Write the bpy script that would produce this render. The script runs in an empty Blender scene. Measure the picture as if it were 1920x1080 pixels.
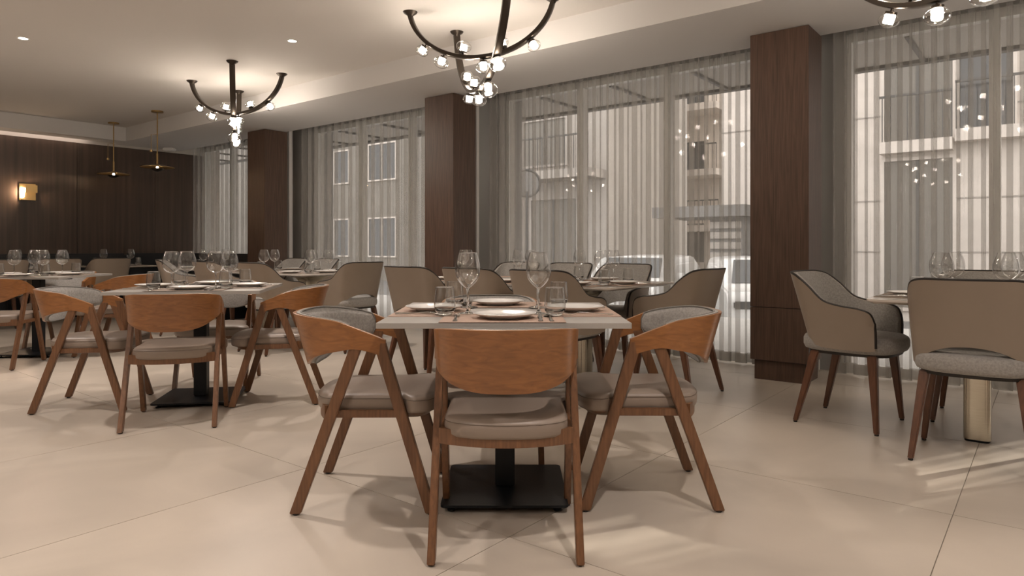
import bpy, bmesh, math, random
from mathutils import Vector, Matrix
random.seed(7)
PI = math.pi
SC = bpy.context.scene
COL = SC.collection
R = math.radians

# ------------------------------------------------------------------ camera
CAMZ = 1.017
cam = bpy.data.cameras.new('camera'); cam.lens = 24.0; cam.sensor_width = 36.0; cam.sensor_fit = 'HORIZONTAL'
cam.shift_y = -76.5 / 1920.0
cam.clip_start = 0.05; cam.clip_end = 400
co = bpy.data.objects.new('camera', cam); COL.objects.link(co)
co.location = (0, 0, CAMZ); co.rotation_euler = (PI / 2, 0, 0)
SC.camera = co
# ------------------------------------------------------------------ world, sun, exposure
w = bpy.data.worlds.new('sky'); SC.world = w; w.use_nodes = True
bg = w.node_tree.nodes['Background']; bg.inputs[0].default_value = (1.0, 0.968, 0.925, 1); bg.inputs[1].default_value = 2.15
sun = bpy.data.lights.new('sun', 'SUN'); sun.energy = 2.8; sun.angle = R(0.6); sun.color = (1, 0.93, 0.82)
so = bpy.data.objects.new('sun', sun); COL.objects.link(so)
_sd = Vector((0.912, 0.411, 0.55)).normalized()
so.rotation_euler = _sd.to_track_quat('Z', 'Y').to_euler(); so.location = (30, 14, 14)
SC.view_settings.view_transform = 'Standard'; SC.view_settings.look = 'None'
SC.view_settings.gamma = 1; SC.view_settings.use_curve_mapping = False
SC.view_settings.exposure = 0.72
BULB_L = 66.0          # radiance of each small chandelier lamp
DOWN_W = 80.0          # watts of each recessed downlight
cy = SC.cycles
cy.use_denoising = True; cy.max_bounces = 9; cy.diffuse_bounces = 4; cy.glossy_bounces = 4
cy.transmission_bounces = 8; cy.transparent_max_bounces = 40; cy.sample_clamp_indirect = 4.0
cy.caustics_reflective = False; cy.caustics_refractive = False; cy.use_light_tree = True

# ------------------------------------------------------------------ axes: u runs left-away along the windows, v towards them
def W(u, v, z=0.0): return Vector((-.785 * u + .62 * v, .62 * u + .785 * v, z))

# ------------------------------------------------------------------ materials
def lin(c): return tuple(((x / 255) / 12.92 if x <= 10 else (((x / 255) + .055) / 1.055) ** 2.4) for x in c)
def mat(name, rgb, rough=.5, metal=0., var=0., scale=(1, 1, 1), nscale=4., bump=0., bscale=60., spec=.5, rand=0., detail=5., dist=0., sheen=0., coat=0.):
    m = bpy.data.materials.new(name); m.use_nodes = True; nt = m.node_tree; N = nt.nodes; L = nt.links
    p = N['Principled BSDF']
    p.inputs['Base Color'].default_value = (*rgb, 1); p.inputs['Roughness'].default_value = rough
    p.inputs['Metallic'].default_value = metal; p.inputs['Specular IOR Level'].default_value = spec
    if sheen: p.inputs['Sheen Weight'].default_value = sheen
    if coat: p.inputs['Coat Weight'].default_value = coat; p.inputs['Coat Roughness'].default_value = .25
    if var or bump or rand:
        tc = N.new('ShaderNodeTexCoord'); mp = N.new('ShaderNodeMapping'); mp.inputs['Scale'].default_value = scale
        L.new(tc.outputs['Object'], mp.inputs['Vector'])
    last = None
    if var:
        n = N.new('ShaderNodeTexNoise'); n.inputs['Scale'].default_value = nscale; n.inputs['Detail'].default_value = detail
        n.inputs['Distortion'].default_value = dist
        L.new(mp.outputs[0], n.inputs['Vector'])
        r = N.new('ShaderNodeMapRange'); r.inputs[1].default_value = .3; r.inputs[2].default_value = .7
        r.inputs[3].default_value = 1 - var; r.inputs[4].default_value = 1 + var
        L.new(n.outputs[0], r.inputs[0])
        last = r.outputs[0]
    if rand:
        oi = N.new('ShaderNodeObjectInfo'); rr = N.new('ShaderNodeMapRange'); rr.inputs[3].default_value = 1 - rand; rr.inputs[4].default_value = 1 + rand
        L.new(oi.outputs['Random'], rr.inputs[0])
        if last:
            mu = N.new('ShaderNodeMath'); mu.operation = 'MULTIPLY'; L.new(last, mu.inputs[0]); L.new(rr.outputs[0], mu.inputs[1]); last = mu.outputs[0]
        else: last = rr.outputs[0]
    if last:
        vm = N.new('ShaderNodeVectorMath'); vm.operation = 'SCALE'; vm.inputs[0].default_value = rgb
        L.new(last, vm.inputs['Scale']); L.new(vm.outputs[0], p.inputs['Base Color'])
    if bump:
        nb = N.new('ShaderNodeTexNoise'); nb.inputs['Scale'].default_value = bscale; nb.inputs['Detail'].default_value = 3
        L.new(mp.outputs[0], nb.inputs['Vector'])
        b = N.new('ShaderNodeBump'); b.inputs['Strength'].default_value = bump; b.inputs['Distance'].default_value = .002
        L.new(nb.outputs[0], b.inputs['Height']); L.new(b.outputs[0], p.inputs['Normal'])
    return m
def emit(name, rgb, s):
    m = bpy.data.materials.new(name); m.use_nodes = True; p = m.node_tree.nodes['Principled BSDF']
    p.inputs['Base Color'].default_value = (.8, .8, .8, 1)
    p.inputs['Emission Color'].default_value = (*rgb, 1); p.inputs['Emission Strength'].default_value = s
    return m
def thin_glass(name, tint=(1, 1, 1), ior=1.5, boost=1.0, rough=0.0):
    m = bpy.data.materials.new(name); m.use_nodes = True; nt = m.node_tree; N = nt.nodes; L = nt.links
    for n in list(N): N.remove(n)
    o = N.new('ShaderNodeOutputMaterial'); t = N.new('ShaderNodeBsdfTransparent'); g = N.new('ShaderNodeBsdfGlossy')
    t.inputs[0].default_value = (*tint, 1); g.inputs['Roughness'].default_value = rough
    f = N.new('ShaderNodeFresnel'); ge = N.new('ShaderNodeNewGeometry')      # same reflectance from either side of the thin sheet
    mr = N.new('ShaderNodeMapRange'); mr.inputs[3].default_value = ior; mr.inputs[4].default_value = 1 / ior
    L.new(ge.outputs['Backfacing'], mr.inputs[0]); L.new(mr.outputs[0], f.inputs['IOR'])
    mu = N.new('ShaderNodeMath'); mu.operation = 'MULTIPLY'; mu.inputs[1].default_value = boost; mu.use_clamp = True
    mx = N.new('ShaderNodeMixShader')
    L.new(f.outputs[0], mu.inputs[0]); L.new(mu.outputs[0], mx.inputs[0]); L.new(t.outputs[0], mx.inputs[1]); L.new(g.outputs[0], mx.inputs[2])
    L.new(mx.outputs[0], o.inputs[0])
    return m
def solid_glass(name):
    m = bpy.data.materials.new(name); m.use_nodes = True; p = m.node_tree.nodes['Principled BSDF']
    p.inputs['Base Color'].default_value = (.97, .98, .98, 1); p.inputs['Roughness'].default_value = .02
    p.inputs['Transmission Weight'].default_value = 1; p.inputs['IOR'].default_value = 1.45
    return m
def sheer(name, rgb, fac):
    m = bpy.data.materials.new(name); m.use_nodes = True; nt = m.node_tree; N = nt.nodes; L = nt.links
    for n in list(N): N.remove(n)
    o = N.new('ShaderNodeOutputMaterial'); t = N.new('ShaderNodeBsdfTransparent')
    d = N.new('ShaderNodeBsdfDiffuse'); tr = N.new('ShaderNodeBsdfTranslucent')
    d.inputs[0].default_value = (*rgb, 1); tr.inputs[0].default_value = (*rgb, 1)
    a = N.new('ShaderNodeMixShader'); a.inputs[0].default_value = .42
    b = N.new('ShaderNodeMixShader')
    tc = N.new('ShaderNodeTexCoord'); mp = N.new('ShaderNodeMapping'); mp.inputs['Scale'].default_value = (30, 30, .6)
    n = N.new('ShaderNodeTexNoise'); n.inputs['Scale'].default_value = 3; n.inputs['Detail'].default_value = 4
    r = N.new('ShaderNodeMapRange'); r.inputs[1].default_value = .3; r.inputs[2].default_value = .7
    r.inputs[3].default_value = fac - .03; r.inputs[4].default_value = fac + .03
    L.new(tc.outputs['Object'], mp.inputs[0]); L.new(mp.outputs[0], n.inputs['Vector']); L.new(n.outputs[0], r.inputs[0]); L.new(r.outputs[0], b.inputs[0])
    L.new(d.outputs[0], a.inputs[1]); L.new(tr.outputs[0], a.inputs[2]); L.new(t.outputs[0], b.inputs[1]); L.new(a.outputs[0], b.inputs[2])
    L.new(b.outputs[0], o.inputs[0])
    return m

M = {}
M['tile'] = mat('floor_tile', (.50, .44, .372), .36, var=.13, nscale=1.3, detail=7, dist=.8, rand=.025, bump=.05, bscale=8, spec=.45)
M['grout'] = mat('grout', (.27, .23, .19), .8)
M['ceil'] = mat('ceiling_paint', (.68, .65, .62), .9)
M['soff'] = mat('soffit_paint', (.66, .645, .635), .85)
M['wall'] = mat('wall_paint', (.60, .56, .51), .9)
M['darkwood'] = mat('dark_wood_panel', (.072, .046, .032), .42, var=.30, scale=(9, 9, .3), nscale=2.2, detail=8, bump=.15, bscale=30)
M['pillarwood'] = mat('pillar_wood', (.088, .050, .034), .45, var=.33, scale=(14, 14, .6), nscale=6, detail=8, dist=.4, bump=.2, bscale=30)
M['column'] = mat('grey_column', (.62, .60, .585), .28)
M['jamb'] = mat('grey_jamb', (.27, .26, .25), .5)
M['frame'] = mat('window_frame', (.70, .69, .66), .4)
M['shell'] = mat('orange_veneer', (.275, .112, .034), .34, var=.22, scale=(4, 4, 16), nscale=3.0, detail=7, dist=1.2, coat=.25, bump=.05, bscale=25)
M['legwood'] = mat('walnut_stained_beech', (.165, .075, .033), .40, var=.25, scale=(30, 30, 3), nscale=3.5, detail=6, coat=.15)
M['darkleg'] = mat('dark_stained_beech', (.125, .052, .026), .40, var=.25, scale=(30, 30, 3), nscale=3.5, detail=6, coat=.15)
M['cushion'] = mat('taupe_vinyl', (.27, .215, .175), .42, var=.05, nscale=3, bump=.06, bscale=120)
M['leather'] = mat('beige_leather', (.30, .245, .195), .45, var=.05, nscale=3, bump=.05, bscale=150)
M['fabric'] = mat('grey_fabric', (.33, .315, .295), .95, var=.16, nscale=110, detail=2, bump=.5, bscale=220, sheen=.2)
M['piping'] = mat('dark_piping', (.018, .014, .012), .5)
M['edging'] = mat('grey_piping', (.20, .19, .175), .8)
M['stitch'] = mat('seam', (.15, .115, .09), .7)
M['table'] = mat('grey_laminate', (.36, .34, .315), .40, var=.03, nscale=6)
M['stone'] = mat('pale_stone_top', (.56, .51, .46), .16, var=.07, nscale=5, detail=8, dist=1)
M['black'] = mat('black_metal', (.008, .009, .011), .42, bump=.2, bscale=200, spec=.3)
M['blackbench'] = mat('black_leather', (.010, .011, .013), .5)
M['brass'] = mat('champagne_brass', (.63, .585, .49), .22, metal=1, var=.05, scale=(1, 1, 20), nscale=12)
M['brassd'] = mat('aged_brass', (.42, .29, .13), .3, metal=1)
M['bronze'] = mat('dark_bronze', (.060, .048, .038), .36, metal=.75)
M['china'] = mat('white_china', (.82, .805, .78), .12)
M['mat'] = mat('brown_placemat', (.42, .30, .235), .7, var=.06, nscale=150, bump=.3, bscale=300)
M['mat2'] = mat('taupe_placemat', (.26, .205, .165), .7, var=.06, nscale=150, bump=.3, bscale=300)
M['steel'] = mat('cutlery_steel', (.62, .61, .59), .14, metal=1)
M['rubber'] = mat('rubber_foot', (.02, .018, .016), .7)
M['lamp'] = emit('lit_lamp', (1.0, .87, .735), BULB_L)
M['lampdisc'] = emit('lit_disc', (1.0, .90, .76), 9)
M['pendlamp'] = emit('pendant_lamp', (1.0, .66, .36), 180)
M['sconcelamp'] = emit('sconce_lamp', (1.0, .72, .48), 260)
M['strip'] = emit('cove_strip', (1.0, .82, .72), 3.0)
M['globe'] = thin_glass('clear_globe', (.99, .985, .975), 1.45, 3.0)
M['wine'] = thin_glass('thin_crystal', (.95, .955, .955), 1.5, 3.2)
M['crystal'] = solid_glass('solid_crystal')
M['pane'] = thin_glass('window_glass', (.955, .945, .94), 1.5, .65)
M['sheer'] = sheer('grey_sheer', (.56, .54, .51), .36)
M['hem'] = sheer('grey_sheer_hem', (.42, .40, .37), .70)
M['asphalt'] = mat('asphalt', (.16, .16, .16), .9, var=.1, nscale=3)
M['pave'] = mat('pavement', (.48, .47, .45), .85, var=.06, nscale=3)
M['canopy'] = mat('canopy_board', (.46, .43, .40), .8)
M['facade1'] = mat('pale_stone', (.60, .55, .505), .85, var=.08, nscale=1.2, scale=(1, 1, 2))
M['facade2'] = mat('cream_render', (.70, .635, .57), .9, var=.06, nscale=1)
M['facade3'] = mat('grey_render', (.34, .315, .29), .9, var=.1, nscale=1)
M['facade4'] = mat('brown_render', (.20, .185, .165), .9, var=.1, nscale=1)
M['darkvoid'] = mat('dark_opening', (.15, .14, .125), .6)
M['dglass'] = mat('dark_window_glass', (.05, .055, .06), .08)
M['rail'] = mat('dark_railing', (.05, .05, .05), .5)
M['white'] = mat('white_plastic', (.75, .74, .72), .4)
M['carpaint'] = mat('white_car_paint', (.78, .78, .77), .2, coat=.5)
M['tyre'] = mat('tyre', (.02, .02, .02), .8)
M['louvre'] = mat('grey_louvre', (.16, .155, .15), .7)
M['leaf'] = mat('leaf_green', (.06, .075, .05), .8, var=.3, nscale=8)

# ------------------------------------------------------------------ mesh builder
class MB:
    def __init__(s): s.v = []; s.f = []
    def add(s, vs, fs):
        b = len(s.v); s.v += [tuple(x) for x in vs]; s.f += [tuple(i + b for i in f) for f in fs]; return s
    def hexa(s, c): return s.add(c, [(0, 1, 2, 3), (7, 6, 5, 4), (0, 4, 5, 1), (1, 5, 6, 2), (2, 6, 7, 3), (3, 7, 4, 0)])
    def box(s, x0, x1, y0, y1, z0, z1):
        return s.hexa([(x0, y0, z0), (x1, y0, z0), (x1, y1, z0), (x0, y1, z0), (x0, y0, z1), (x1, y0, z1), (x1, y1, z1), (x0, y1, z1)])
    def uv(s, u0, u1, v0, v1, z0, z1):
        return s.hexa([W(u0, v0, z0), W(u1, v0, z0), W(u1, v1, z0), W(u0, v1, z0), W(u0, v0, z1), W(u1, v0, z1), W(u1, v1, z1), W(u0, v1, z1)])
    def loft(s, secs, closed=True, cap=True, loop=False):
        n = len(secs[0]); vs = [p for q in secs for p in q]; fs = []
        m = len(secs)
        for i in range(m if loop else m - 1):
            a = i * n; b = ((i + 1) % m) * n
            for j in range(n if closed else n - 1):
                k = (j + 1) % n; fs.append((a + j, a + k, b + k, b + j))
        if cap and closed and not loop: fs.append(tuple(range(n))[::-1]); fs.append(tuple((m - 1) * n + i for i in range(n)))
        return s.add(vs, fs)
    def lathe(s, prof, seg=24, c=(0, 0, 0), cap=True, ax=None):
        secs = []
        q = Vector((0, 0, 1)).rotation_difference(Vector(ax).normalized()) if ax is not None else None
        for r, z in prof:
            ring = []
            for i in range(seg):
                a = 2 * PI * i / seg; p = Vector((r * math.cos(a), r * math.sin(a), z))
                if q: p = q @ p
                ring.append(p + Vector(c))
            secs.append(ring)
        return s.loft(secs, cap=cap)
    def tube(s, pts, r, seg=8, cap=True, closed=False):
        P = [Vector(p) for p in pts]; secs = []; up = None; n = len(P)
        for i, p in enumerate(P):
            if closed: t = P[(i + 1) % n] - P[i - 1]
            else: t = P[min(i + 1, n - 1)] - P[max(i - 1, 0)]
            t.normalize()
            if up is None: up = t.orthogonal().normalized()
            else:
                up = up - t * up.dot(t)
                up = t.orthogonal().normalized() if up.length < 1e-6 else up.normalized()
            sd = t.cross(up); rr = r[i] if isinstance(r, (list, tuple)) else r
            secs.append([p + (up * math.cos(2 * PI * j / seg) + sd * math.sin(2 * PI * j / seg)) * rr for j in range(seg)])
        return s.loft(secs, cap=cap, loop=closed)
    def sweep(s, pts, sec, side):
        P = [Vector(p) for p in pts]; side = Vector(side).normalized(); secs = []
        for i, p in enumerate(P):
            t = (P[min(i + 1, len(P) - 1)] - P[max(i - 1, 0)]).normalized(); n = side.cross(t).normalized()
            secs.append([p + side * a + n * b for a, b in sec])
        return s.loft(secs)
    def bar(s, p0, p1, w0, t0, w1=None, t1=None):
        # horizontal-cut tapered bar: w along y, t along x
        w1 = w0 if w1 is None else w1; t1 = t0 if t1 is None else t1; c = []
        for p, ww, tt in ((p0, w0, t0), (p1, w1, t1)):
            x, y, z = p; c += [(x - tt / 2, y - ww / 2, z), (x + tt / 2, y - ww / 2, z), (x + tt / 2, y + ww / 2, z), (x - tt / 2, y + ww / 2, z)]
        return s.hexa(c)
    def mesh(s, name, m, bevel=0, smooth=35, seg=2):
        me = bpy.data.meshes.new(name); me.from_pydata(s.v, [], s.f); bm = bmesh.new(); bm.from_mesh(me)
        bmesh.ops.remove_doubles(bm, verts=bm.verts, dist=1e-6)
        bmesh.ops.recalc_face_normals(bm, faces=bm.faces)
        if bevel:
            es = [e for e in bm.edges if len(e.link_faces) == 2 and e.calc_face_angle(0) > .5]
            bmesh.ops.bevel(bm, geom=es, offset=bevel, segments=seg, affect='EDGES', clamp_overlap=True)
        bm.to_mesh(me); bm.free()
        me.materials.append(M[m] if isinstance(m, str) else m)
        if smooth:
            for p in me.polygons: p.use_smooth = True
            me.set_sharp_from_angle(angle=R(smooth))
        return me
    def build(s, name, m, parent=None, bevel=0, smooth=35, seg=2, kind=None, label=None):
        o = bpy.data.objects.new(name, s.mesh(name, m, bevel, smooth, seg)); COL.objects.link(o)
        if parent: o.parent = parent
        if kind: o['kind'] = kind
        if label: o['label'] = label
        return o
def empty(name, loc=(0, 0, 0), rz=0.0):
    o = bpy.data.objects.new(name, None); COL.objects.link(o); o.location = loc; o.rotation_euler = (0, 0, rz)
    o.empty_display_size = .1
    return o
def tag(o, label=None, cat=None, group=None, kind=None):
    if label: o['label'] = label
    if cat: o['category'] = cat
    if group: o['group'] = group
    if kind: o['kind'] = kind
    return o
def children(o): return [c for c in CH.get(o.name, [])]
CH = {}
def copy_tree(o, parent=None):
    c = o.copy(); COL.objects.link(c)
    if parent: c.parent = parent; c.matrix_parent_inverse = o.matrix_parent_inverse
    for ch in list(o.children): copy_tree(ch, c)
    return c
class Proto:
    """first placement uses the prototype itself, later ones copy it"""
    def __init__(s, maker): s.maker = maker; s.o = None
    def put(s, loc, rz, label, cat, group):
        if s.o is None: o = s.o = s.maker()
        else: o = copy_tree(s.o)
        o.location = loc; o.rotation_euler = (0, 0, rz); return tag(o, label, cat, group)
def struct(mb, name, m, parent=None, **k):
    o = mb.build(name, m, parent, **k)
    if not parent: o['kind'] = 'structure'
    return o
def catmull(P, n):
    out = []
    for i in range(len(P) - 1):
        p0 = P[max(i - 1, 0)]; p1 = P[i]; p2 = P[i + 1]; p3 = P[min(i + 2, len(P) - 1)]
        for k in range(n):
            t = k / n
            out.append(tuple(.5 * (2 * b + (c - a) * t + (2 * a - 5 * b + 4 * c - d) * t * t + (3 * b - a - 3 * c + d) * t ** 3) for a, b, c, d in zip(p0, p1, p2, p3)))
    out.append(tuple(P[-1])); return out

# ================================================================== THE SETTING
UB, UR, VF, VW = 11.74, -4.6, -5.2, 6.08
CEIL, SOFF = 2.875, 2.66
# floor: grout bed with single large tiles
fl = struct(MB().uv(UR, UB, VF, VW, -.12, -.004), 'floor', 'grout', smooth=0)
us = [.293 + 1.2 * k for k in range(-5, 11)]; vs = [.673 + 1.2 * k for k in range(-6, 6)]
G = .0016
for u in us:
    for v in vs:
        a, b, c, d = max(u + G, UR), min(u + 1.2 - G, UB), max(v + G, VF), min(v + 1.2 - G, VW)
        if b - a > .05 and d - c > .05:
            MB().uv(a, b, c, d, -.006, 0).build('tile', 'tile', fl, smooth=0)
# ceilings
ce = struct(MB().uv(UR, 11.27, VF, 4.60, CEIL, 3.2), 'ceiling', 'ceil', smooth=0)
struct(MB().uv(UR, UB, 4.60, 5.64, SOFF, 3.2), 'trim_1', 'soff', smooth=0)['label'] = 'grey dropped soffit running along the curtained windows'
struct(MB().uv(11.27, 11.60, VF, 4.60, SOFF, 3.2).uv(11.6, UB, VF, 4.60, 2.85, 3.2), 'trim_2', 'soff', smooth=0)['label'] = 'dropped soffit along the dark wood back wall'
struct(MB().uv(UR, UB, 5.64, VW + .3, 2.86, 3.2), 'trim_3', 'soff', smooth=0)['label'] = 'recessed curtain pocket above the windows'
struct(MB().uv(11.61, 11.64, VF + .2, 4.2, 2.70, 2.72), 'trim_4', 'strip', smooth=0)['label'] = 'warm light strip hidden above the dark wood back wall'
# walls
wb = struct(MB().uv(UB, UB + .25, VF, VW + .3, 0, 3.2), 'wall_back', 'wall', smooth=0)
k = VF
while k < VW:
    MB().uv(UB - .02, UB + .01, k + .002, min(k + 1.16, VW) - .002, 0, 2.62).build('wood_panel', 'darkwood', wb, bevel=.0015, seg=1, smooth=0); k += 1.16
struct(MB().uv(UR - .25, UR, VF, VW + .3, 0, 3.2), 'wall_right', 'wall', smooth=0)
struct(MB().uv(UR - .25, UB + .25, VF - .25, VF, 0, 3.2), 'wall_front', 'wall', smooth=0)
ww = MB()
PU = [1.615, 5.19, 8.765]            # centres of the piers behind the pillars
ww.uv(UR, -1.66, VW, VW + .3, 0, 3.2)
for c in PU: ww.uv(c - .30, c + .30, VW - .03, VW + .3, 0, 3.2)
ww.uv(UR, UB, VW, VW + .3, 2.76, 3.2); ww.uv(UR, UB, VW, VW + .3, -.3, -.005)
struct(ww, 'wall_left', 'jamb', smooth=0)
# windows, one per bay
edges = [(-1.66, PU[0] - .30), (PU[0] + .30, PU[1] - .30), (PU[1] + .30, PU[2] - .30), (PU[2] + .30, UB)]
for n, (a, b) in enumerate(edges):
    wn = struct(MB().uv(a, b, VW + .02, VW + .10, 2.69, 2.76).uv(a, b, VW + .02, VW + .10, 0, .06), 'window_%d' % (n + 1), 'frame', smooth=0)
    wn['label'] = ['tall glazed bay at the right of the room', 'middle glazed bay between two wood pillars', 'glazed bay between the second and third wood pillars', 'farthest glazed bay beside the dark back wall'][n]
    k = 3; st = (b - a) / k
    for i in range(k + 1):
        x = a + i * st; x0 = max(a, x - .035); x1 = min(b, x + .035)
        MB().uv(x0, x1, VW + .01, VW + .11, .06, 2.69).build('mullion', 'frame', wn, smooth=0)
    for i in range(k):
        MB().uv(a + i * st + .036, a + (i + 1) * st - .036, VW + .05, VW + .056, .061, 2.689).build('glass_pane', 'pane', wn, smooth=0)

# pillars
def pillar(c, label):
    p = empty('wood_pillar', W(c, 5.3, 0)); inv = Matrix.Translation(-W(c, 5.3, 0))
    def q(mb, name, m, **kk):
        mb.v = [tuple(inv @ Vector(x)) for x in mb.v]; return mb.build(name, m, p, **kk)
    q(MB().uv(c - .19, c + .19, 5.32, 5.64, 0, .147), 'plinth', 'pillarwood', smooth=0)
    q(MB().uv(c - .215, c + .215, 5.295, 5.655, .152, .556), 'lower_panel', 'pillarwood', bevel=.002, smooth=0)
    q(MB().uv(c - .215, c + .215, 5.295, 5.655, .560, 2.656), 'upper_panel', 'pillarwood', bevel=.002, smooth=0)
    q(MB().uv(c - .18, c + .18, 5.66, 5.80, 0, 2.85), 'rear_column', 'column', bevel=.05, seg=5, label='smooth grey column behind the wood casing')
    return tag(p, label, 'pillar', 'wood clad pillars along the windows')
pillar(PU[0], 'large brown wood pillar right of the middle window')
pillar(PU[1], 'brown wood pillar left of the middle window, behind the wine glasses')
pillar(PU[2], 'farthest brown wood pillar, left of the second curtained bay')
pillar(PU[0] - 3.575, 'brown wood pillar beyond the right frame edge')

# sheer curtains
def curtain(u0, u1, v, label, seed):
    rd = random.Random(seed); o = empty('sheer_curtain', W((u0 + u1) / 2, v, 0))
    inv = -W((u0 + u1) / 2, v, 0)
    n = max(3, round((u1 - u0) / .150)); p = (u1 - u0) / n; pts = []
    for i in range(n):
        a = .029 + rd.uniform(0, .013); d = .026 + rd.uniform(-.006, .014)
        for j in range(14):
            t = 2 * PI * j / 14
            pts.append((u0 + p * (i + j / 14) - a * math.sin(2 * t), d * math.sin(t)))
    pts.append((u1, 0))
    def band(z0, z1, rows, name, m):
        vv = []; ff = []; k = len(pts)
        for r in range(rows + 1):
            z = z0 + (z1 - z0) * r / rows; f = 1.0 + .18 * (1 - z / 2.8)
            for (uu, dd) in pts: vv.append(W(uu, v + dd * f, z) + inv)
        for r in range(rows):
            for j in range(k - 1): ff.append((r * k + j, r * k + j + 1, (r + 1) * k + j + 1, (r + 1) * k + j))
        return MB().add(vv, ff).build(name, m, o, smooth=180)
    band(.10, 2.76, 6, 'sheer_cloth', 'sheer'); band(.015, .10, 1, 'hem', 'hem'); band(2.76, 2.84, 1, 'heading_tape', 'hem')
    t = MB().uv(u0, u1, v - .012, v + .012, 2.84, 2.858); t.v = [tuple(Vector(x) + inv) for x in t.v]; t.build('curtain_track', 'white', o, smooth=0)
    return tag(o, label, 'curtain', 'grey sheer curtains on the windows')
CV = 5.90
curtain(-.755, 1.36, CV, 'grey sheer curtain right of the large pillar, behind the right-hand table', 1)
curtain(-1.72, -.86, CV, 'grey sheer curtain beyond the right frame edge', 2)
curtain(1.86, 3.44, CV, 'grey sheer curtain, right half of the middle bay beside the large pillar', 3)
curtain(3.46, 4.95, CV, 'grey sheer curtain, left half of the middle bay', 4)
curtain(5.43, 6.98, CV, 'grey sheer curtain left of the second pillar, right half of its bay', 5)
curtain(7.00, 8.52, CV, 'grey sheer curtain just right of the farthest pillar', 6)
curtain(9.00, 10.3, CV, 'grey sheer curtain just left of the farthest pillar', 8)
curtain(10.32, 11.70, CV, 'grey sheer curtain in the corner against the dark wood wall', 9)

# ================================================================== OUTSIDE
struct(MB().uv(-16, 40, VW + .3, 10.0, -.25, -.03), 'trim_5', 'pave', smooth=0)['label'] = 'pale pavement outside the windows'
struct(MB().uv(-30, 50, 10.0, 40, -.9, -.6), 'ground', 'asphalt', smooth=0)
cn = tag(empty('canopy', W(3, 7.2, 0)), 'flat dark canopy over the pavement outside the windows', 'canopy'); ci = -W(3, 7.2, 0)
def rel(mb, inv): mb.v = [tuple(Vector(x) + inv) for x in mb.v]; return mb
rel(MB().uv(-.95, 22, VW + .32, 8.0, 2.90, 3.0), ci).build('board', 'canopy', cn, smooth=0)
rel(MB().uv(-.95, 22, 7.9, 8.0, 2.865, 2.90), ci).build('edge_beam', 'rail', cn, smooth=0)
for k in range(0, 22): rel(MB().uv(k * 1.0 - .02, k * 1.0 + .02, 6.9, 7.9, 2.87, 2.90), ci).build('rib', 'rail', cn, smooth=0)
def building(name, u0, u1, v0, v1, h, m, label, wins=(), slabs=(), cladding=None):
    c = W((u0 + u1) / 2, v0, -.6); b = tag(empty(name, c), label, 'building'); inv = -c
    rel(MB().uv(u0, u1, v0, v1, -.6, h), inv).build('wall', m, b, smooth=0)
    rel(MB().uv(u0 - .15, u1 + .15, v0 - .2, v1, h, h + .25), inv).build('cornice', m, b, smooth=0)
    for (a, bb, z0, z1, kind) in wins:
        fr = MB(); t = .07
        for q in ((a - t, a, z0 - t, z1 + t), (bb, bb + t, z0 - t, z1 + t), (a, bb, z1, z1 + t), (a, bb, z0 - t, z0)):
            fr.uv(q[0], q[1], v0 - .06, v0 + .01, q[2], q[3])
        fo = rel(fr, inv).build('window', m if kind != 'w' else 'facade1', b, smooth=0)
        rel(MB().uv(a, bb, v0 - .015, v0 + .005, z0, z1), inv).build('pane', 'darkvoid' if kind == 'd' else 'dglass', fo, smooth=0)
        if bb - a > 1.2:
            rel(MB().uv((a + bb) / 2 - .03, (a + bb) / 2 + .03, v0 - .04, v0 - .014, z0, z1), inv).build('mullion', 'facade1' if kind == 'w' else 'rail', fo, smooth=0)
    for (a, bb, z, dep, rail) in slabs:
        s = rel(MB().uv(a, bb, v0 - dep, v0, z - .25, z), inv).build('balcony', m, b, smooth=0)
        if rail:
            r_ = MB()
            r_.uv(a, bb, v0 - dep, v0 - dep + .04, z + .95, z + 1.0)
            q = a
            while q < bb: r_.uv(q, q + .02, v0 - dep + .01, v0 - dep + .03, z, z + .95); q += .16
            rel(r_, inv).build('railing', 'rail', s, smooth=0)['kind'] = 'stuff'
    if cladding:
        for z in cladding: rel(MB().uv(u0, u1, v0 - .012, v0, z, z + .03), inv).build('joint_strip', 'facade3', b, smooth=0)
    return b
building('stone_building', -6.38, 6.6, 17, 24, 11.5, 'facade1', 'pale stone building seen through the right-hand curtain',
         wins=[(1.62, 2.9, 3.3, 5.0, 'd'), (1.62, 2.9, -.3, 2.9, 'd'), (.6, 1.5, 3.45, 5.0, 'g'), (-1.6, -.4, 3.4, 5.0, 'd'), (-1.6, -.4, -.3, 2.6, 'd'), (3.6 + .9, 5.6, -.3, 1.3, 'd')],
         slabs=[(1.6, 2.95, 3.3, .35, True), (.4, 1.55, 3.45, .35, True)], cladding=[.9, 2.03, 3.91, 5.6])
building('cream_building', 8.6, 15.6, 27, 34, 13, 'facade2', 'cream apartment building with stacked balconies seen through the middle curtain',
         wins=[(13.7, 14.7, 4.2, 6.1, 'g'), (11.2, 12.3, 3.9, 5.4, 'g'), (11.2, 12.3, 7.0, 8.8, 'g'), (11.2, 12.3, .4, 2.0, 'd'), (9.2, 10.1, 4.1, 5.6, 'g'), (13.7, 14.7, 7.4, 9.2, 'g'), (13.2, 15.0, -.5, 1.6, 'd')],
         slabs=[(10.2, 12.6, 6.7, 1.3, True), (10.2, 12.6, 4.1, 1.3, True), (10.2, 12.6, 1.9, 1.1, True), (13.3, 15.4, 3.7, .9, True)])
building('grey_building', 10.2, 15.0, 17.5, 23, 9, 'facade3', 'grey building with a dark shop front seen through the left of the middle curtain',
         wins=[(11.3, 13.0, -.5, 2.5, 'd'), (11.7, 13.3, 3.6, 5.0, 'd'), (13.7, 14.7, 3.6, 5.0, 'g')], slabs=[(10.3, 13.6, 3.3, 1.0, True)])
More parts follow.
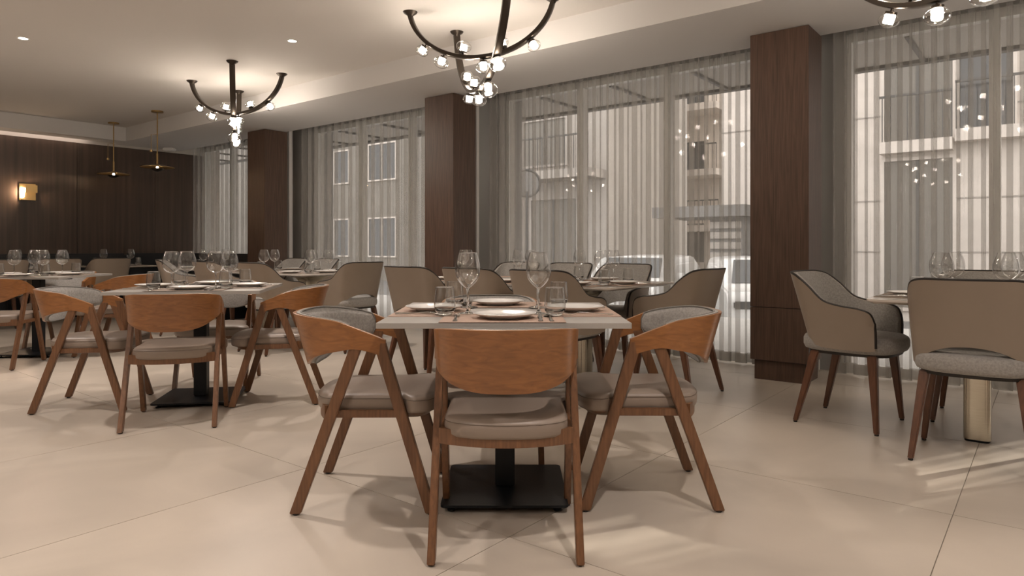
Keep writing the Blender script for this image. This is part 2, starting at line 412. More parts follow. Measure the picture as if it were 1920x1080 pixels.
building('brown_building', 16.5, 110, 22, 30, 11, 'facade4', 'dark brown building with white framed windows seen through the second bay',
         wins=[(24.4, 26.3, 4.3, 6.0, 'w'), (27.9, 29.0, 4.3, 5.9, 'w'), (24.4, 26.3, .6, 2.4, 'w'), (27.9, 29.0, .6, 2.4, 'w'), (20.2, 21.6, 4.3, 6.0, 'w'), (31.5, 33, 4.3, 6, 'w'), (31.5, 33, .6, 2.4, 'w'), (20.2, 21.6, .6, 2.4, 'w')])
building('sun_blocking_building', -26, -6.78, 13, 17, 12.5, 'facade2', 'added unseen cream block narrowing the sun, beyond the right frame edge', wins=[(-9.5, -8, 3.4, 5.0, 'g')])  # unseen, added so only a slit of sun passes the stone building
# louvred kiosk
kc = W(5.6, 15.2, -.6); kb = tag(empty('louvred_shed', kc), 'dark louvred shed on the street behind the parked car', 'shed'); ki = -kc
rel(MB().uv(5.35, 6.1, 15.0, 16.4, -.6, 1.7), ki).build('body', 'louvre', kb, smooth=0)
rel(MB().uv(5.2, 7.4, 14.7, 16.6, 1.7, 1.95), ki).build('roof', 'louvre', kb, smooth=0)
for z in range(9): rel(MB().uv(5.38, 6.08, 14.96, 15.0, -.4 + z * .23, -.25 + z * .23), ki).build('louvre', 'facade3', kb, smooth=0)
# street lamp ring (traffic mirror) on a post
tm = tag(empty('street_mirror', W(10.2, 13.5, -.6)), 'round street mirror on a post seen through the middle curtain', 'mirror')
MB().tube([(0, 0, 0), (0, 0, 3.0)], .04).build('post', 'rail', tm)
MB().tube([(.33 * math.cos(a), 0, 3.2 + .33 * math.sin(a)) for a in [2 * PI * i / 24 for i in range(24)]], .03, closed=True, cap=False).build('ring', 'rail', tm)
MB().lathe([(0.001, -.01), (.3, -.01), (.3, .01), (.001, .012)], c=(0, 0, 3.2), ax=(0, -1, 0)).build('mirror_face', 'louvre', tm)
# car
def make_car():
    c = empty('car')
    prof = [(-2.1, .35), (-2.1, .75), (-1.95, .92), (-1.15, 1.0), (-.55, 1.42), (.9, 1.45), (1.55, 1.08), (2.0, 1.0), (2.1, .8), (2.1, .35)]
    def sec(x, s, zz): return [(x, p[0] * s, p[1] if p[1] < .9 else .9 + (p[1] - .9) * zz) for p in prof]
    MB().loft([sec(-.86, .97, .75), sec(-.78, 1, .95), sec(-.4, 1, 1), sec(.4, 1, 1), sec(.78, 1, .95), sec(.86, .97, .75)]).build('body', 'carpaint', c, bevel=.03)
    MB().hexa([(-.68, -1.12, 1.03), (.68, -1.12, 1.03), (.58, -.62, 1.385), (-.58, -.62, 1.385), (-.68, -1.16, 1.02), (.68, -1.16, 1.02), (.58, -.66, 1.40), (-.58, -.66, 1.40)]).build('windscreen', 'dglass', c, smooth=0)
    for s in (-1, 1):
        MB().lathe([(.001, -.09), (.27, -.09), (.31, -.07), (.31, .07), (.27, .09), (.001, .09)], c=(s * .76, -1.3, .31), ax=(1, 0, 0)).build('wheel', 'tyre', c)
        MB().lathe([(.001, -.09), (.27, -.09), (.31, -.07), (.31, .07), (.27, .09), (.001, .09)], c=(s * .76, 1.3, .31), ax=(1, 0, 0)).build('wheel', 'tyre', c)
        MB().box(s * .62 - .16, s * .62 + .16, -2.13, -2.05, .66, .78).build('headlight', 'dglass', c, bevel=.02)
        MB().box(s * .98 - .08, s * .98 + .08, -.75, -.65, .98, 1.1).build('wing_mirror', 'carpaint', c, bevel=.02)
    MB().box(-.5, .5, -2.12, -2.08, .40, .52).build('grille', 'rail', c, smooth=0)
    MB().box(-.26, .26, -2.135, -2.1, .53, .64).build('number_plate', 'white', c, smooth=0)
    return c
carp = Proto(make_car)
p = W(4.15, 12.6, -.6); carp.put(p, R(-10), 'white car parked outside, left of the large pillar', 'car', 'cars parked outside')
p = W(6.9, 13.4, -.6); carp.put(p, R(-30), 'white car behind the curtain, left of the other parked car', 'car', 'cars parked outside')

# ================================================================== LAMPS
def downlight(x, y, label):
    o = empty('ceiling_downlight', (x, y, CEIL))
    MB().lathe([(.036, -.002), (.046, -.004), (.05, 0), (.05, .003)], 28, cap=False).build('bezel', 'white', o)
    MB().lathe([(.0005, -.0015), (.036, -.0015)], 28, cap=False).build('lit_disc', 'lampdisc', o)
    l = bpy.data.lights.new('downlight_lamp', 'SPOT'); l.energy = DOWN_W; l.color = (1, .885, .81); l.spot_size = R(130); l.spot_blend = .8; l.shadow_soft_size = .04
    lo = bpy.data.objects.new('downlight_lamp', l); COL.objects.link(lo); lo.parent = o; lo.location = (0, 0, -.02)
    return tag(o, label, 'downlight', 'recessed ceiling downlights')
downlight(-4.35, 6.075, 'small round recessed downlight near the left frame edge')
downlight(-1.98, 6.15, 'small round recessed downlight between the two chandeliers')
for (x, y, d) in [(-3.9, 2.4, 'left of the front table'), (-1.6, 3.4, 'above and left of the front table'), (-6.2, 4.4, 'far left'), (.6, 1.2, 'above the viewer'), (-1.8, .2, 'behind the viewer to the left'), (2.7, .6, 'to the right of the viewer'), (-.8, -2.2, 'behind the viewer'), (2.6, -1.8, 'behind the viewer to the right'), (-4.2, -.8, 'behind the viewer far left')]:
    downlight(x, y, 'added unseen fill downlight outside the frame, ' + d)  # fill lamps added out of view, shaped as downlights

def chandelier(cx, cy_, label):
    o = empty('chandelier', (cx, cy_, CEIL))
    RR = [(-.027, -.012), (-.02, -.016), (.02, -.016), (.027, -.012), (.027, .012), (.02, .016), (-.02, .016), (-.027, .012)]
    arcs = [((.964, -.267), .575, .40, [(-47, 1, 0), (-29, 1, 1), (-14, -1, 1), (3, 1, 1), (20, -1, 0), (42, 1, 0)]),
            ((-.328, .945), .69, .65, [(-36, 1, 1), (-17, 1, 2), (1, 1, 1), (14, -1, 1), (22, 1, 0), (34, -1, 0)])]
    for (dx, dy), a, drop, bl in arcs:
        d = Vector((dx, dy, 0)).normalized(); side = Vector((-d.y, d.x, 0)); tm_ = R(80); cm = math.cos(tm_)
        def P(t): return d * (a * math.sin(t) / math.sin(tm_)) + Vector((0, 0, -.03 - (drop - .03) * (math.cos(t) - cm) / (1 - cm)))
        MB().sweep([P(-tm_ + 2 * tm_ * i / 44) for i in range(45)], RR, side).build('curved_arm', 'bronze', o, smooth=50)
        for s in (-1, 1):
            e = P(s * tm_)
            MB().lathe([(.018, -.045), (.024, -.03), (.05, -.012), (.058, 0), (.058, .0)], 24, c=(e.x, e.y, 0)).build('ceiling_cup', 'bronze', o)
        for deg, sg, size in bl:
            t = R(deg); p = P(t); tg = (P(t + .01) - P(t - .01)).normalized(); n = side.cross(tg).normalized()
            if n.z > 0: n = -n
            n = n * sg; rr = (.052, .060, .072)[size]; hh = rr * .74
            base = p + n * .016
            MB().lathe([(.008, 0), (.008, .012), (.030, .014), (.030, .026), (.027, .028)], 16, c=base, ax=n).build('lamp_cap', 'bronze', o)
            c = base + n * (.020 + hh)
            MB().lathe([(rr * math.sin(PI * (.06 + .94 * i / 14)), -hh * math.cos(PI * (.06 + .94 * i / 14))) for i in range(15)], 24, c=c, ax=n, cap=False).build('glass_globe', 'globe', o, smooth=180)
            MB().lathe([(.023, .028), (.026, .032), (.026, .072), (.022, .077)], 16, c=base, ax=n).build('lit_lamp', 'lamp', o, smooth=50)
    return tag(o, label, 'chandelier', 'dark arched chandeliers with clear glass globes')
chandelier(-.25, 5.24, 'large dark arched chandelier with glass globes above the middle of the room')
chandelier(-3.02, 7.47, 'smaller-looking arched chandelier at left, second from the front')
chandelier(2.08, 3.32, 'chandelier cut by the top edge at right, two globes showing')
chandelier(-6.0, 4.9, 'added unseen fill chandelier, beyond the left edge')  # added out of view to brighten and warm the left side
chandelier(-2.6, -.6, 'added unseen fill chandelier behind the viewer')  # added as fill light behind the camera

def pendant(u, v, label):
    o = empty('disc_pendant', W(u, v, CEIL))
    MB().lathe([(.07, -.022), (.075, -.02), (.075, 0)], 28).build('ceiling_rose', 'brassd', o)
    MB().tube([(0, 0, -.02), (0, 0, -.72)], .008).build('rod', 'brassd', o)
    MB().tube([(0, 0, -.58), (0, 0, -.74)], .013).build('sleeve', 'brassd', o)
    MB().tube([(0, 0, -.315), (-.085, 0, -.315), (-.085, 0, -.53)], .004, 6).build('side_arm', 'brassd', o)
    MB().lathe([(.006, -.56), (.018, -.555), (.018, -.53), (.006, -.525)], 14, c=(-.085, 0, 0)).build('counterweight', 'brassd', o)
    MB().lathe([(.012, -.725), (.06, -.735), (.15, -.752), (.215, -.768), (.215, -.772), (.15, -.758), (.06, -.742), (.012, -.735)], 40).build('disc_shade', 'brassd', o, smooth=60)
    MB().lathe([(.001, -.825), (.035, -.82), (.07, -.80), (.082, -.785), (.078, -.783), (.03, -.81), (.001, -.815)], 28).build('lower_bowl', 'bronze', o, smooth=60)
    MB().tube([(0, 0, -.74), (0, 0, -.80)], .006).build('stem', 'brassd', o)
    MB().lathe([(.008, -.795), (.015, -.785), (.015, -.765), (.008, -.755)], 14).build('lit_lamp', 'pendlamp', o)
    return tag(o, label, 'pendant lamp', 'brass disc pendants')
pendant(9.57, 4.31, 'right-hand brass disc pendant lamp on a thin rod')
pendant(10.98, 4.31, 'left-hand brass disc pendant lamp on a thin rod')

sc_o = empty('wall_sconce', W(UB - .02, 3.43, 1.82)); sc_o.rotation_euler = (0, 0, math.atan2(.62, -.785) - PI / 2)   # local y = into wall
MB().box(-.105, .105, -.015, 0, -.12, .12).build('back_plate', 'brassd', sc_o, bevel=.003)
MB().box(-.045, .105, -.085, -.078, -.01, .10).build('upper_plate', 'brassd', sc_o, bevel=.002)
MB().box(-.085, .085, -.085, -.015, -.12, -.114).build('shelf', 'brassd', sc_o, bevel=.002)
MB().box(.09, .10, -.08, -.01, -.01, .08).build('bracket', 'brassd', sc_o)
MB().tube([(-.06, -.045, -.075), (-.06, -.045, .06)], .011).build('lit_tube', 'sconcelamp', sc_o)
tag(sc_o, 'square folded brass wall lamp glowing on the dark wood wall', 'wall lamp')
sm = MB().box(-.09, .09, -.06, .06, -.05, 0).build('detector', 'white', None, bevel=.015); sm.location = W(11.45, 5.35, SOFF)
tag(sm, 'small white box detector on the soffit near the far corner', 'detector')

# ================================================================== CHAIRS
def make_wood_chair():
    o = empty('wooden_armchair')
    half = [(0, -.312, .545, .757, .062), (.10, -.302, .549, .757, .060), (.175, -.270, .568, .756, .052), (.222, -.212, .595, .750, .035), (.243, -.145, .612, .742, .02),
            (.250, -.085, .622, .731, .01), (.250, -.025, .630, .710, 0), (.248, .035, .618, .687, 0), (.245, .092, .598, .663, 0)]
    nodes = catmull([(-a[0], *a[1:]) for a in half[::-1]] + half[1:], 5)
    def frame(i):
        a = nodes[max(i - 1, 0)]; b = nodes[min(i + 1, len(nodes) - 1)]
        t = Vector((b[0] - a[0], b[1] - a[1], 0)).normalized(); return Vector((-t.y, t.x, 0))   # inward normal
    def pt(i, z, off):
        lat, f, zb, zt, ln = nodes[i]; k = (.757 - z) / .21
        n = frame(i); return Vector((lat * (1 - .05 * k * (1 if f < -.05 else 0)), f + ln * k, z)) + n * off
    secs = []
    for i, nd in enumerate(nodes):
        th = .013 + .011 * max(0, min(1, (nd[1] + .10) / .10)); zb, zt = nd[2], nd[3]; s = []
        for k in range(7): s.append(pt(i, zb + (zt - zb) * k / 6, 0))
        s.append(pt(i, zt + .002, th * .5))
        for k in range(6, -1, -1): s.append(pt(i, zb + (zt - zb) * k / 6, th))
        secs.append(s)
    MB().loft(secs).build('back_shell', 'shell', o, smooth=50)
    # padded lining
    idx = [i for i, nd in enumerate(nodes) if nd[1] < -.035]; secs = []; rim_t = []; rim_b = []
    for c, i in enumerate(idx):
        zb, zt = nodes[i][2] + .002, nodes[i][3] + .002; e = min(c, len(idx) - 1 - c); th = .016 + .014 * min(1, e / 3); s = []
        ed = [.5, 1, 1, 1, 1, 1, .5]
        if e == 0: zb += .02; zt -= .02
        for k in range(7): s.append(pt(i, zb + (zt - zb) * k / 6, .0145))
        for k in range(6, -1, -1): s.append(pt(i, zb + (zt - zb) * k / 6, .0145 + th * ed[k]))
        secs.append(s); rim_t.append(pt(i, zt - .001, .0145 + th * .55)); rim_b.append(pt(i, zb + .001, .0145 + th * .55))
    pad = MB().loft(secs).build('back_pad', 'fabric', o, smooth=70)
    MB().tube(rim_t + rim_b[::-1], .0042, 6, closed=True, cap=False).build('piping', 'edging', pad)
    # legs
    for s in (-1, 1):
        MB().bar((s * .238, .265, .006), (s * .233, .068, .655), .042, .026, .046, .026).build('leg', 'legwood', o, bevel=.003)
        MB().bar((s * .238, -.250, .006), (s * .233, -.020, .640), .042, .026, .046, .024).build('leg', 'legwood', o, bevel=.003)
        for y in (.264, -.249): MB().lathe([(.010, 0), (.012, .002), (.012, .007)], 12, c=(s * .238, y, 0)).build('glide', 'rubber', o)
        MB().bar((s * .222, .02, .366), (s * .222, .02, .395), .27, .018).build('side_rail', 'legwood', o, bevel=.002)
    def bow(y0, dy, sg): return [(x, y0 + sg * dy * (1 - (x / .222) ** 2), .385) for x in [-.222 + .444 * i / 14 for i in range(15)]]
    sec = [(-.026, -.009), (.026, -.009), (.026, .009), (-.026, .009)]
    MB().sweep(bow(-.135, .06, -1), sec, (0, 0, 1)).build('rear_rail', 'legwood', o, smooth=40)
    MB().sweep(bow(.155, .03, 1), [(a * .7, b) for a, b in sec], (0, 0, 1)).build('front_rail', 'legwood', o, smooth=40)
    # cushion
    hl = [(0, -.212), (.09, -.205), (.165, -.178), (.203, -.14), (.211, -.09), (.211, .02), (.212, .105), (.218, .155), (.245, .185), (.252, .215), (.235, .255), (.18, .282), (.09, .294), (0, .297)]
    out = catmull(hl, 3)[:-1]; out = [(x, y) for x, y in out] + [(0, .297)]
    ring = out + [(-x, y) for x, y in out[::-1] if abs(x) > 1e-6]
    def layer(z, k, sh=0): return [(x * k, .04 + (y - .04) * k + sh, z) for x, y in ring]
    cu = MB().loft([layer(.384, .93), layer(.388, .98), layer(.396, .995), layer(.420, 1.0), layer(.437, .99), layer(.447, .955), layer(.453, .88), layer(.456, .7), layer(.456, .4)]).build('seat_cushion', 'cushion', o, smooth=60)
    MB().tube([Vector(p) * 1 for p in layer(.4345, .995)][::2], .0015, 5, closed=True, cap=False).build('seam', 'stitch', cu)
    MB().loft([layer(.350, .60, .01), layer(.362, .80, .01), layer(.384, .90)]).build('seat_pan', 'legwood', o, smooth=60)
    return o
woodp = Proto(make_wood_chair)
WG = 'orange wood armchairs with curved backs'
def wchair(x, y, fx, fy, label): return woodp.put((x, y, 0), math.atan2(fy, fx) - PI / 2, label, 'chair', WG)
wchair(-.020, 2.435, 0, 1, 'orange wood armchair nearest the camera, seen squarely from behind')
wchair(.548, 2.865, -1, .01, 'orange wood armchair at the right of the front table, seen from its side')
wchair(-.575, 2.835, 1, .01, 'orange wood armchair at the left of the front table, seen from its side')
wchair(-.11, 3.41, .03, -1, 'orange wood armchair at the far side of the front table, mostly hidden')
wchair(-1.976, 4.03, -.27, .96, 'orange wood armchair seen from behind at the second table on the left')
wchair(-2.71, 4.42, .985, .17, 'orange wood armchair at the left side of the second table on the left')
wchair(-1.555, 4.60, -.97, -.18, 'orange wood armchair at the right side of the second table, behind the front left armchair')
wchair(-2.19, 5.11, .174, -.985, 'orange wood armchair facing the camera at the far side of the second table')
wchair(-4.40, 5.84, -.16, .98, 'orange wood armchair cut by the left frame edge, seen from behind')
wchair(-3.80, 6.56, -1, -.10, 'orange wood armchair at the right side of the far left table')
wchair(-4.66, 7.10, .1, -1, 'orange wood armchair at the far side of the far left table')

def make_tub_chair():
    o = empty('upholstered_armchair')
    half = [(0, -.318, .556, .868, .115), (.11, -.311, .544, .868, .112), (.195, -.285, .510, .866, .10), (.243, -.235, .474, .848, .075), (.266, -.170, .458, .795, .05),
            (.280, -.085, .450, .716, .025), (.287, .02, .448, .688, .01), (.286, .11, .448, .678, 0), (.281, .172, .450, .655, 0), (.277, .196, .456, .600, 0)]
    nodes = catmull([(-a[0], *a[1:]) for a in half[::-1]] + half[1:], 5)
    def pt(i, z, off):
        a = nodes[max(i - 1, 0)]; b = nodes[min(i + 1, len(nodes) - 1)]; t = Vector((b[0] - a[0], b[1] - a[1], 0)).normalized(); n = Vector((-t.y, t.x, 0))
        lat, f, zb, zt, ln = nodes[i]; k = max(0, (.882 - z) / .38)
        return Vector((lat * (1 - .10 * k), f + ln * k, z)) + n * off
    def wall(o0, o1, dz, nm, m, bulge=0):
        secs = []
        for i, nd in enumerate(nodes):
            zb, zt = nd[2], nd[3] + dz; s = []
            for k in range(8): s.append(pt(i, zb + (zt - zb) * k / 7, o0))
            for k in range(7, -1, -1): s.append(pt(i, zb + (zt - zb) * k / 7, o1 + bulge * math.sin(PI * k / 7)))
            secs.append(s)
        return MB().loft(secs).build(nm, m, o, smooth=60)
    sh = wall(0, .017, 0, 'outer_shell', 'leather'); wall(.018, .040, -.002, 'inner_lining', 'fabric', .012)
    top = [pt(i, nodes[i][3], .006) + Vector((0, 0, .001)) for i in range(len(nodes))]
    endL = [pt(0, z, .004) + Vector((0, .003, 0)) for z in (.47, .52, .56)]; endR = [pt(len(nodes) - 1, z, .004) + Vector((0, .003, 0)) for z in (.56, .52, .47)]
    MB().tube(endL + top + endR, .0072, 6).build('piping', 'piping', o)
    ring = []
    for i in range(40):
        a = 2 * PI * i / 40; c, s = math.cos(a), math.sin(a); e = 2 / 3.4
        ring.append((.245 * math.copysign(abs(c) ** e, c), .022 + .258 * math.copysign(abs(s) ** e, s)))
    def layer(z, k): return [(x * k, .012 + (y - .012) * k, z) for x, y in ring]
    MB().loft([layer(.428, .90), layer(.434, .965), layer(.455, 1), layer(.490, 1.0), layer(.505, .975), layer(.516, .91), layer(.522, .78), layer(.523, .5)]).build('seat_cushion', 'fabric', o, smooth=60)
    MB().loft([layer(.412, .88), layer(.428, .89)]).build('seat_frame', 'piping', o)
    for s in (-1, 1):
        for y0, y1 in ((.200, .165), (-.235, -.135)):
            g = MB().bar((s * .236, y0, .006), (s * .188, y1, .425), .026, .026, .050, .046); g.build('leg', 'darkleg', o, bevel=.006)
            MB().lathe([(.010, 0), (.011, .002), (.011, .008)], 10, c=(s * .236, y0, 0)).build('glide', 'rubber', o)
    return o
tubp = Proto(make_tub_chair); TG = 'beige upholstered armchairs with dark piping'
def tchair(x, y, fx, fy, label): return tubp.put((x, y, 0), math.atan2(fy, fx) - PI / 2, label, 'chair', TG)
def tuv(u, v, du, dv, label):
    p = W(u, v); d = W(du, dv); return tchair(p.x, p.y, d.x, d.y, label)
tchair(1.985, 3.985, .716, -.698, 'beige upholstered armchair beside the large pillar, at the left of the right-hand table')
tchair(2.235, 3.30, .62, .785, 'beige upholstered armchair seen from behind at the right frame edge')
tchair(2.76, 3.99, -.62, -.785, 'beige upholstered armchair at the far side of the right-hand table')
tuv(2.60, 3.80, 0, 1, 'beige upholstered armchair at the long table, behind the right wine glass of the front table')
tuv(3.22, 3.80, 0, 1, 'beige upholstered armchair at the long table, behind the left wine glass of the front table')
tuv(3.84, 3.80, .0, 1, 'beige upholstered armchair at the near left end of the long table')
tuv(2.07, 4.48, 1, .05, 'beige upholstered armchair at the right end of the long table')
tuv(2.86, 4.98, 0, -1, 'beige upholstered armchair at the far side of the long table, rightmost')
tuv(3.44, 4.98, 0, -1, 'beige upholstered armchair at the far side of the long table, second from right')
tuv(4.02, 4.98, 0, -1, 'beige upholstered armchair at the far side of the long table, third from right')
tuv(5.52, 4.36, 1, 0, 'beige upholstered armchair at the right end of the table by the second window')
tuv(5.97, 3.80, 0, 1, 'beige upholstered armchair at the near side of the table by the second window')
tuv(6.85, 3.80, 0, 1, 'beige upholstered armchair behind the wine glasses of the second table on the left')
tuv(7.05, 4.98, 0, -1, 'beige upholstered armchair at the far side of the second-window table, right one')
tuv(7.70, 4.98, 0, -1, 'beige upholstered armchair at the far side of the second-window table, left one')
tuv(8.05, 3.95, -.5, .8, 'beige upholstered armchair turned sideways in front of the black banquette')
tuv(10.1, 3.85, 1, 0, 'beige upholstered armchair in front of the banquette table, right one')
tuv(10.1, 3.25, 1, 0, 'beige upholstered armchair in front of the banquette table, left one')
tuv(9.95, 2.62, 1, 0, 'beige upholstered armchair in the back at the left frame edge')

# ================================================================== TABLES
def rsq(h, r, n=5):
    pts = []
    for cx_, cy2, a0 in ((h - r, h - r, 0), (-h + r, h - r, 90), (-h + r, -h + r, 180), (h - r, -h + r, 270)):
        for i in range(n + 1):
            a = R(a0 + 90 * i / n); pts.append((cx_ + r * math.cos(a), cy2 + r * math.sin(a)))
    return pts
def make_square_table():
    o = empty('square_table')
    MB().loft([[(x, y, z) for x, y in rsq(.45, .004, 1)] for z in (.731, .75)]).build('tabletop', 'table', o, smooth=0)
    MB().box(-.17, .17, -.17, .17, .722, .731).box(-.30, .30, -.02, .02, .712, .722).box(-.02, .02, -.30, .30, .712, .722).build('mounting_plate', 'black', o, bevel=.001)
    MB().box(-.04, .04, -.04, .04, .035, .722).build('post', 'black', o, bevel=.004)
    MB().loft([[(x, y, z) for x, y in rsq(.245, .02, 4)] for z in (.023, .033)]).build('base_plate', 'black', o, smooth=40)
    for a in (-.205, .205):
        for b in (-.205, .205): MB().lathe([(.014, 0), (.016, .003), (.016, .009), (.006, .011), (.006, .023)], 12, c=(a, b, 0)).build('levelling_foot', 'black', o)
    return o
def make_stone_table(col='brass'):
    o = empty('stone_top_table')
    a = rsq(.45, .035, 4); b = rsq(.435, .03, 4)
    MB().loft([[(x * k, y * k, z) for x, y in a] for z, k in ((.726, .94), (.731, .965), (.738, 1), (.748, 1), (.75, .998))]).build('tabletop', 'stone', o, smooth=30)
    def se(hw, z, e=.42):
        out = []
        for i in range(32):
            t = 2 * PI * i / 32 + PI / 32; c, s = math.cos(t), math.sin(t); out.append((hw * math.copysign(abs(c) ** e, c), hw * math.copysign(abs(s) ** e, s), z))
        return out
    MB().loft([se(.061, .012), se(.061, .45), se(.070, .56), se(.085, .64), se(.12, .69), se(.20, .720), se(.22, .726)]).build('column', col, o, smooth=50)
    MB().loft([se(.056, 0), se(.058, .012)]).build('foot', 'black', o)
    return o
sqp = Proto(make_square_table); stp = Proto(make_stone_table)
dkp = Proto(lambda: make_stone_table('black'))
TB = {}
def table(key, proto, x, y, rz, label, grp, words): TB[key] = (Vector((x, y, .75)), rz, words); return proto.put((x, y, 0), rz, label, 'table', grp)
SG = 'square grey tables on black pedestals'; BG = 'square stone-topped tables on columns'
RZ = math.atan2(-.62, .785)      # local x = towards the right VP ... room grid
table('T1', sqp, -.029, 2.845, 0, 'square grey table in front, on a black pedestal with square base', SG, 'front grey table')
table('T2', sqp, -2.072, 4.556, R(10), 'square grey table on a black pedestal, left of the front table', SG, 'second grey table on the left')
table('T3', sqp, -4.50, 6.49, R(3), 'square grey table cut by the left frame edge', SG, 'grey table at the left edge')
table('T4', stp, 2.455, 3.60, RZ, 'pale stone-topped table on a brass column at the right edge', BG, 'right-hand stone table')
for k, u, d in (('T5a', 2.795, 'right'), ('T5b', 3.870, 'left')):
    q = W(u, 4.386); table(k, stp, q.x, q.y, RZ, 'pale stone-topped table, %s one of two joined before the middle window' % d, BG, 'long table').scale = (1.19, 1.12, 1)
q = W(6.19, 4.37); table('T6a', stp, q.x, q.y, RZ, 'pale stone-topped table before the second curtained window, right one of two joined', BG, 'second-window table')
q = W(7.092, 4.37); table('T6b', stp, q.x, q.y, RZ, 'pale stone-topped table before the second curtained window, left one of two joined', BG, 'second-window table')
q = W(8.62, 4.55); table('T9', stp, q.x, q.y, RZ, 'pale table half hidden beside the farthest pillar', BG, 'table beside the farthest pillar')
DG = 'pale tables before the black banquette'
q = W(10.72, 4.25); table('T7', dkp, q.x, q.y, RZ, 'pale table on a dark column before the black banquette corner', DG, 'banquette corner table')
q = W(10.72, 2.85); table('T8', dkp, q.x, q.y, RZ, 'pale table before the banquette at the left frame edge', DG, 'banquette table at left edge')

# banquette
bq = tag(empty('banquette', W(11.4, 2, 0)), 'long black banquette along the back wall and round the window corner', 'banquette'); bi = -W(11.4, 2, 0)
rel(MB().uv(11.14, 11.70, -2.5, 5.60, .0, .32).uv(9.05, 11.14, 5.0, 5.60, 0, .32), bi).build('base', 'black', bq, smooth=0)
k = -2.5
while k < 5.0:
    rel(MB().uv(11.12, 11.58, k + .005, k + .9, .32, .46), bi).build('seat_cushion', 'blackbench', bq, bevel=.03)
    rel(MB().uv(11.56, 11.71, k + .005, k + .9, .44, .92), bi).build('back_cushion', 'blackbench', bq, bevel=.03); k += .905
for k in (9.06, 9.76, 10.46):
    rel(MB().uv(k, k + .69, 4.98, 5.48, .32, .46), bi).build('seat_cushion', 'blackbench', bq, bevel=.03)
    rel(MB().uv(k, k + .69 + (.5 if k > 10 else 0), 5.46, 5.60, .44, .92), bi).build('back_cushion', 'blackbench', bq, bevel=.03)

# ================================================================== TABLEWARE
def make_plate():
    prof = [(.001, .006), (.060, .006), (.075, .0085), (.105, .0175), (.1165, .0205), (.1185, .0195), (.116, .0165), (.098, .0095), (.072, .004), (.070, 0), (.066, 0), (.064, .003), (.001, .003)]
    return MB().lathe(prof, 48, cap=False).build('dinner_plate', 'china', None, smooth=60)
def make_glass(kind):
    def f():
        o = empty('wine_glass')
        if kind == 'tulip': bp = [(.004, .100), (.012, .104), (.026, .116), (.040, .134), (.048, .155), (.0495, .172), (.047, .194), (.041, .218), (.0345, .240)]
        else: bp = [(.004, .096), (.016, .099), (.034, .109), (.049, .126), (.0565, .148), (.057, .168), (.053, .192), (.0455, .216), (.038, .235)]
        bw = MB().lathe(catmull(bp, 3), 32, cap=False).build('bowl', 'wine', o, smooth=180)
        h, r = bp[-1][1], bp[-1][0]
        MB().tube([(r * math.cos(a), r * math.sin(a), h) for a in [2 * PI * i / 32 for i in range(32)]], .0007, 5, closed=True, cap=False).build('rim', 'crystal', o)
        MB().lathe([(.038, 0), (.039, .0012), (.030, .003), (.010, .006), (.0042, .013), (.0033, .03), (.0033, .075), (.0045, bp[0][1] - .006), (.0085, bp[0][1] + .002), (.004, bp[0][1] + .0035)], 24).build('stem', 'crystal', o, smooth=60)
        return o
    return f
def make_tumbler():
    o = empty('water_tumbler')
    MB().lathe(catmull([(.0405, .028), (.0415, .036), (.0405, .055), (.038, .080), (.0355, .108)], 3), 32, cap=False).build('wall', 'wine', o, smooth=180)
    MB().lathe([(.018, 0), (.026, .002), (.034, .011), (.0395, .022), (.0405, .030), (.036, .024), (.026, .017), (.010, .015)], 28).build('thick_base', 'crystal', o, smooth=30)
    MB().tube([(.0355 * math.cos(a), .0355 * math.sin(a), .108) for a in [2 * PI * i / 32 for i in range(32)]], .0008, 5, closed=True, cap=False).build('rim', 'crystal', o)
    return o
def make_mat(m):
    def f(): return MB().box(-.225, .225, -.15, .15, 0, .0015).build('placemat', m, None, smooth=0)
    return f
def strip(path, bar=.0018):
    secs = [[(-w2, y, z), (w2, y, z), (w2 * .7, y, z + bar), (-w2 * .7, y, z + bar)] for y, w2, z in path]
    return MB().loft(secs)
def make_fork():
    m = strip([(-.10, .006, .001), (-.09, .0085, .001), (-.05, .006, .003), (.0, .004, .008), (.03, .0035, .009), (.05, .006, .004), (.058, .0115, .003), (.07, .0125, .003)])
    for i in range(4):
        x = -.0105 + .007 * i; m.hexa([(x - .0016, .069, .003), (x + .0016, .069, .003), (x + .0012, .1, .009), (x - .0012, .1, .009), (x - .0016, .069, .005), (x + .0016, .069, .005), (x + .0012, .1, .0105), (x - .0012, .1, .0105)])
    return m.build('fork', 'steel', None, smooth=40)
def make_knife():
    return strip([(-.11, .007, .0005), (-.10, .009, .0005), (-.04, .007, .001), (-.01, .005, .002), (.0, .008, .001), (.08, .0095, .001), (.105, .005, .001), (.112, .001, .001)], .003).build('knife', 'steel', None, smooth=40)
def make_spoon():
    m = strip([(-.10, .006, .001), (-.09, .0085, .001), (-.05, .006, .003), (.0, .004, .008), (.03, .0035, .009), (.045, .006, .006), (.05, .012, .005), (.065, .019, .002), (.08, .0185, .002), (.093, .012, .005), (.098, .004, .008)])
    return m.build('spoon', 'steel', None, smooth=60)
PR = {'plate': Proto(make_plate), 'tulip': Proto(make_glass('tulip')), 'balloon': Proto(make_glass('balloon')), 'tumbler': Proto(make_tumbler),
      'mat': Proto(make_mat('mat')), 'mat2': Proto(make_mat('mat2')), 'fork': Proto(make_fork), 'knife': Proto(make_knife), 'spoon': Proto(make_spoon)}
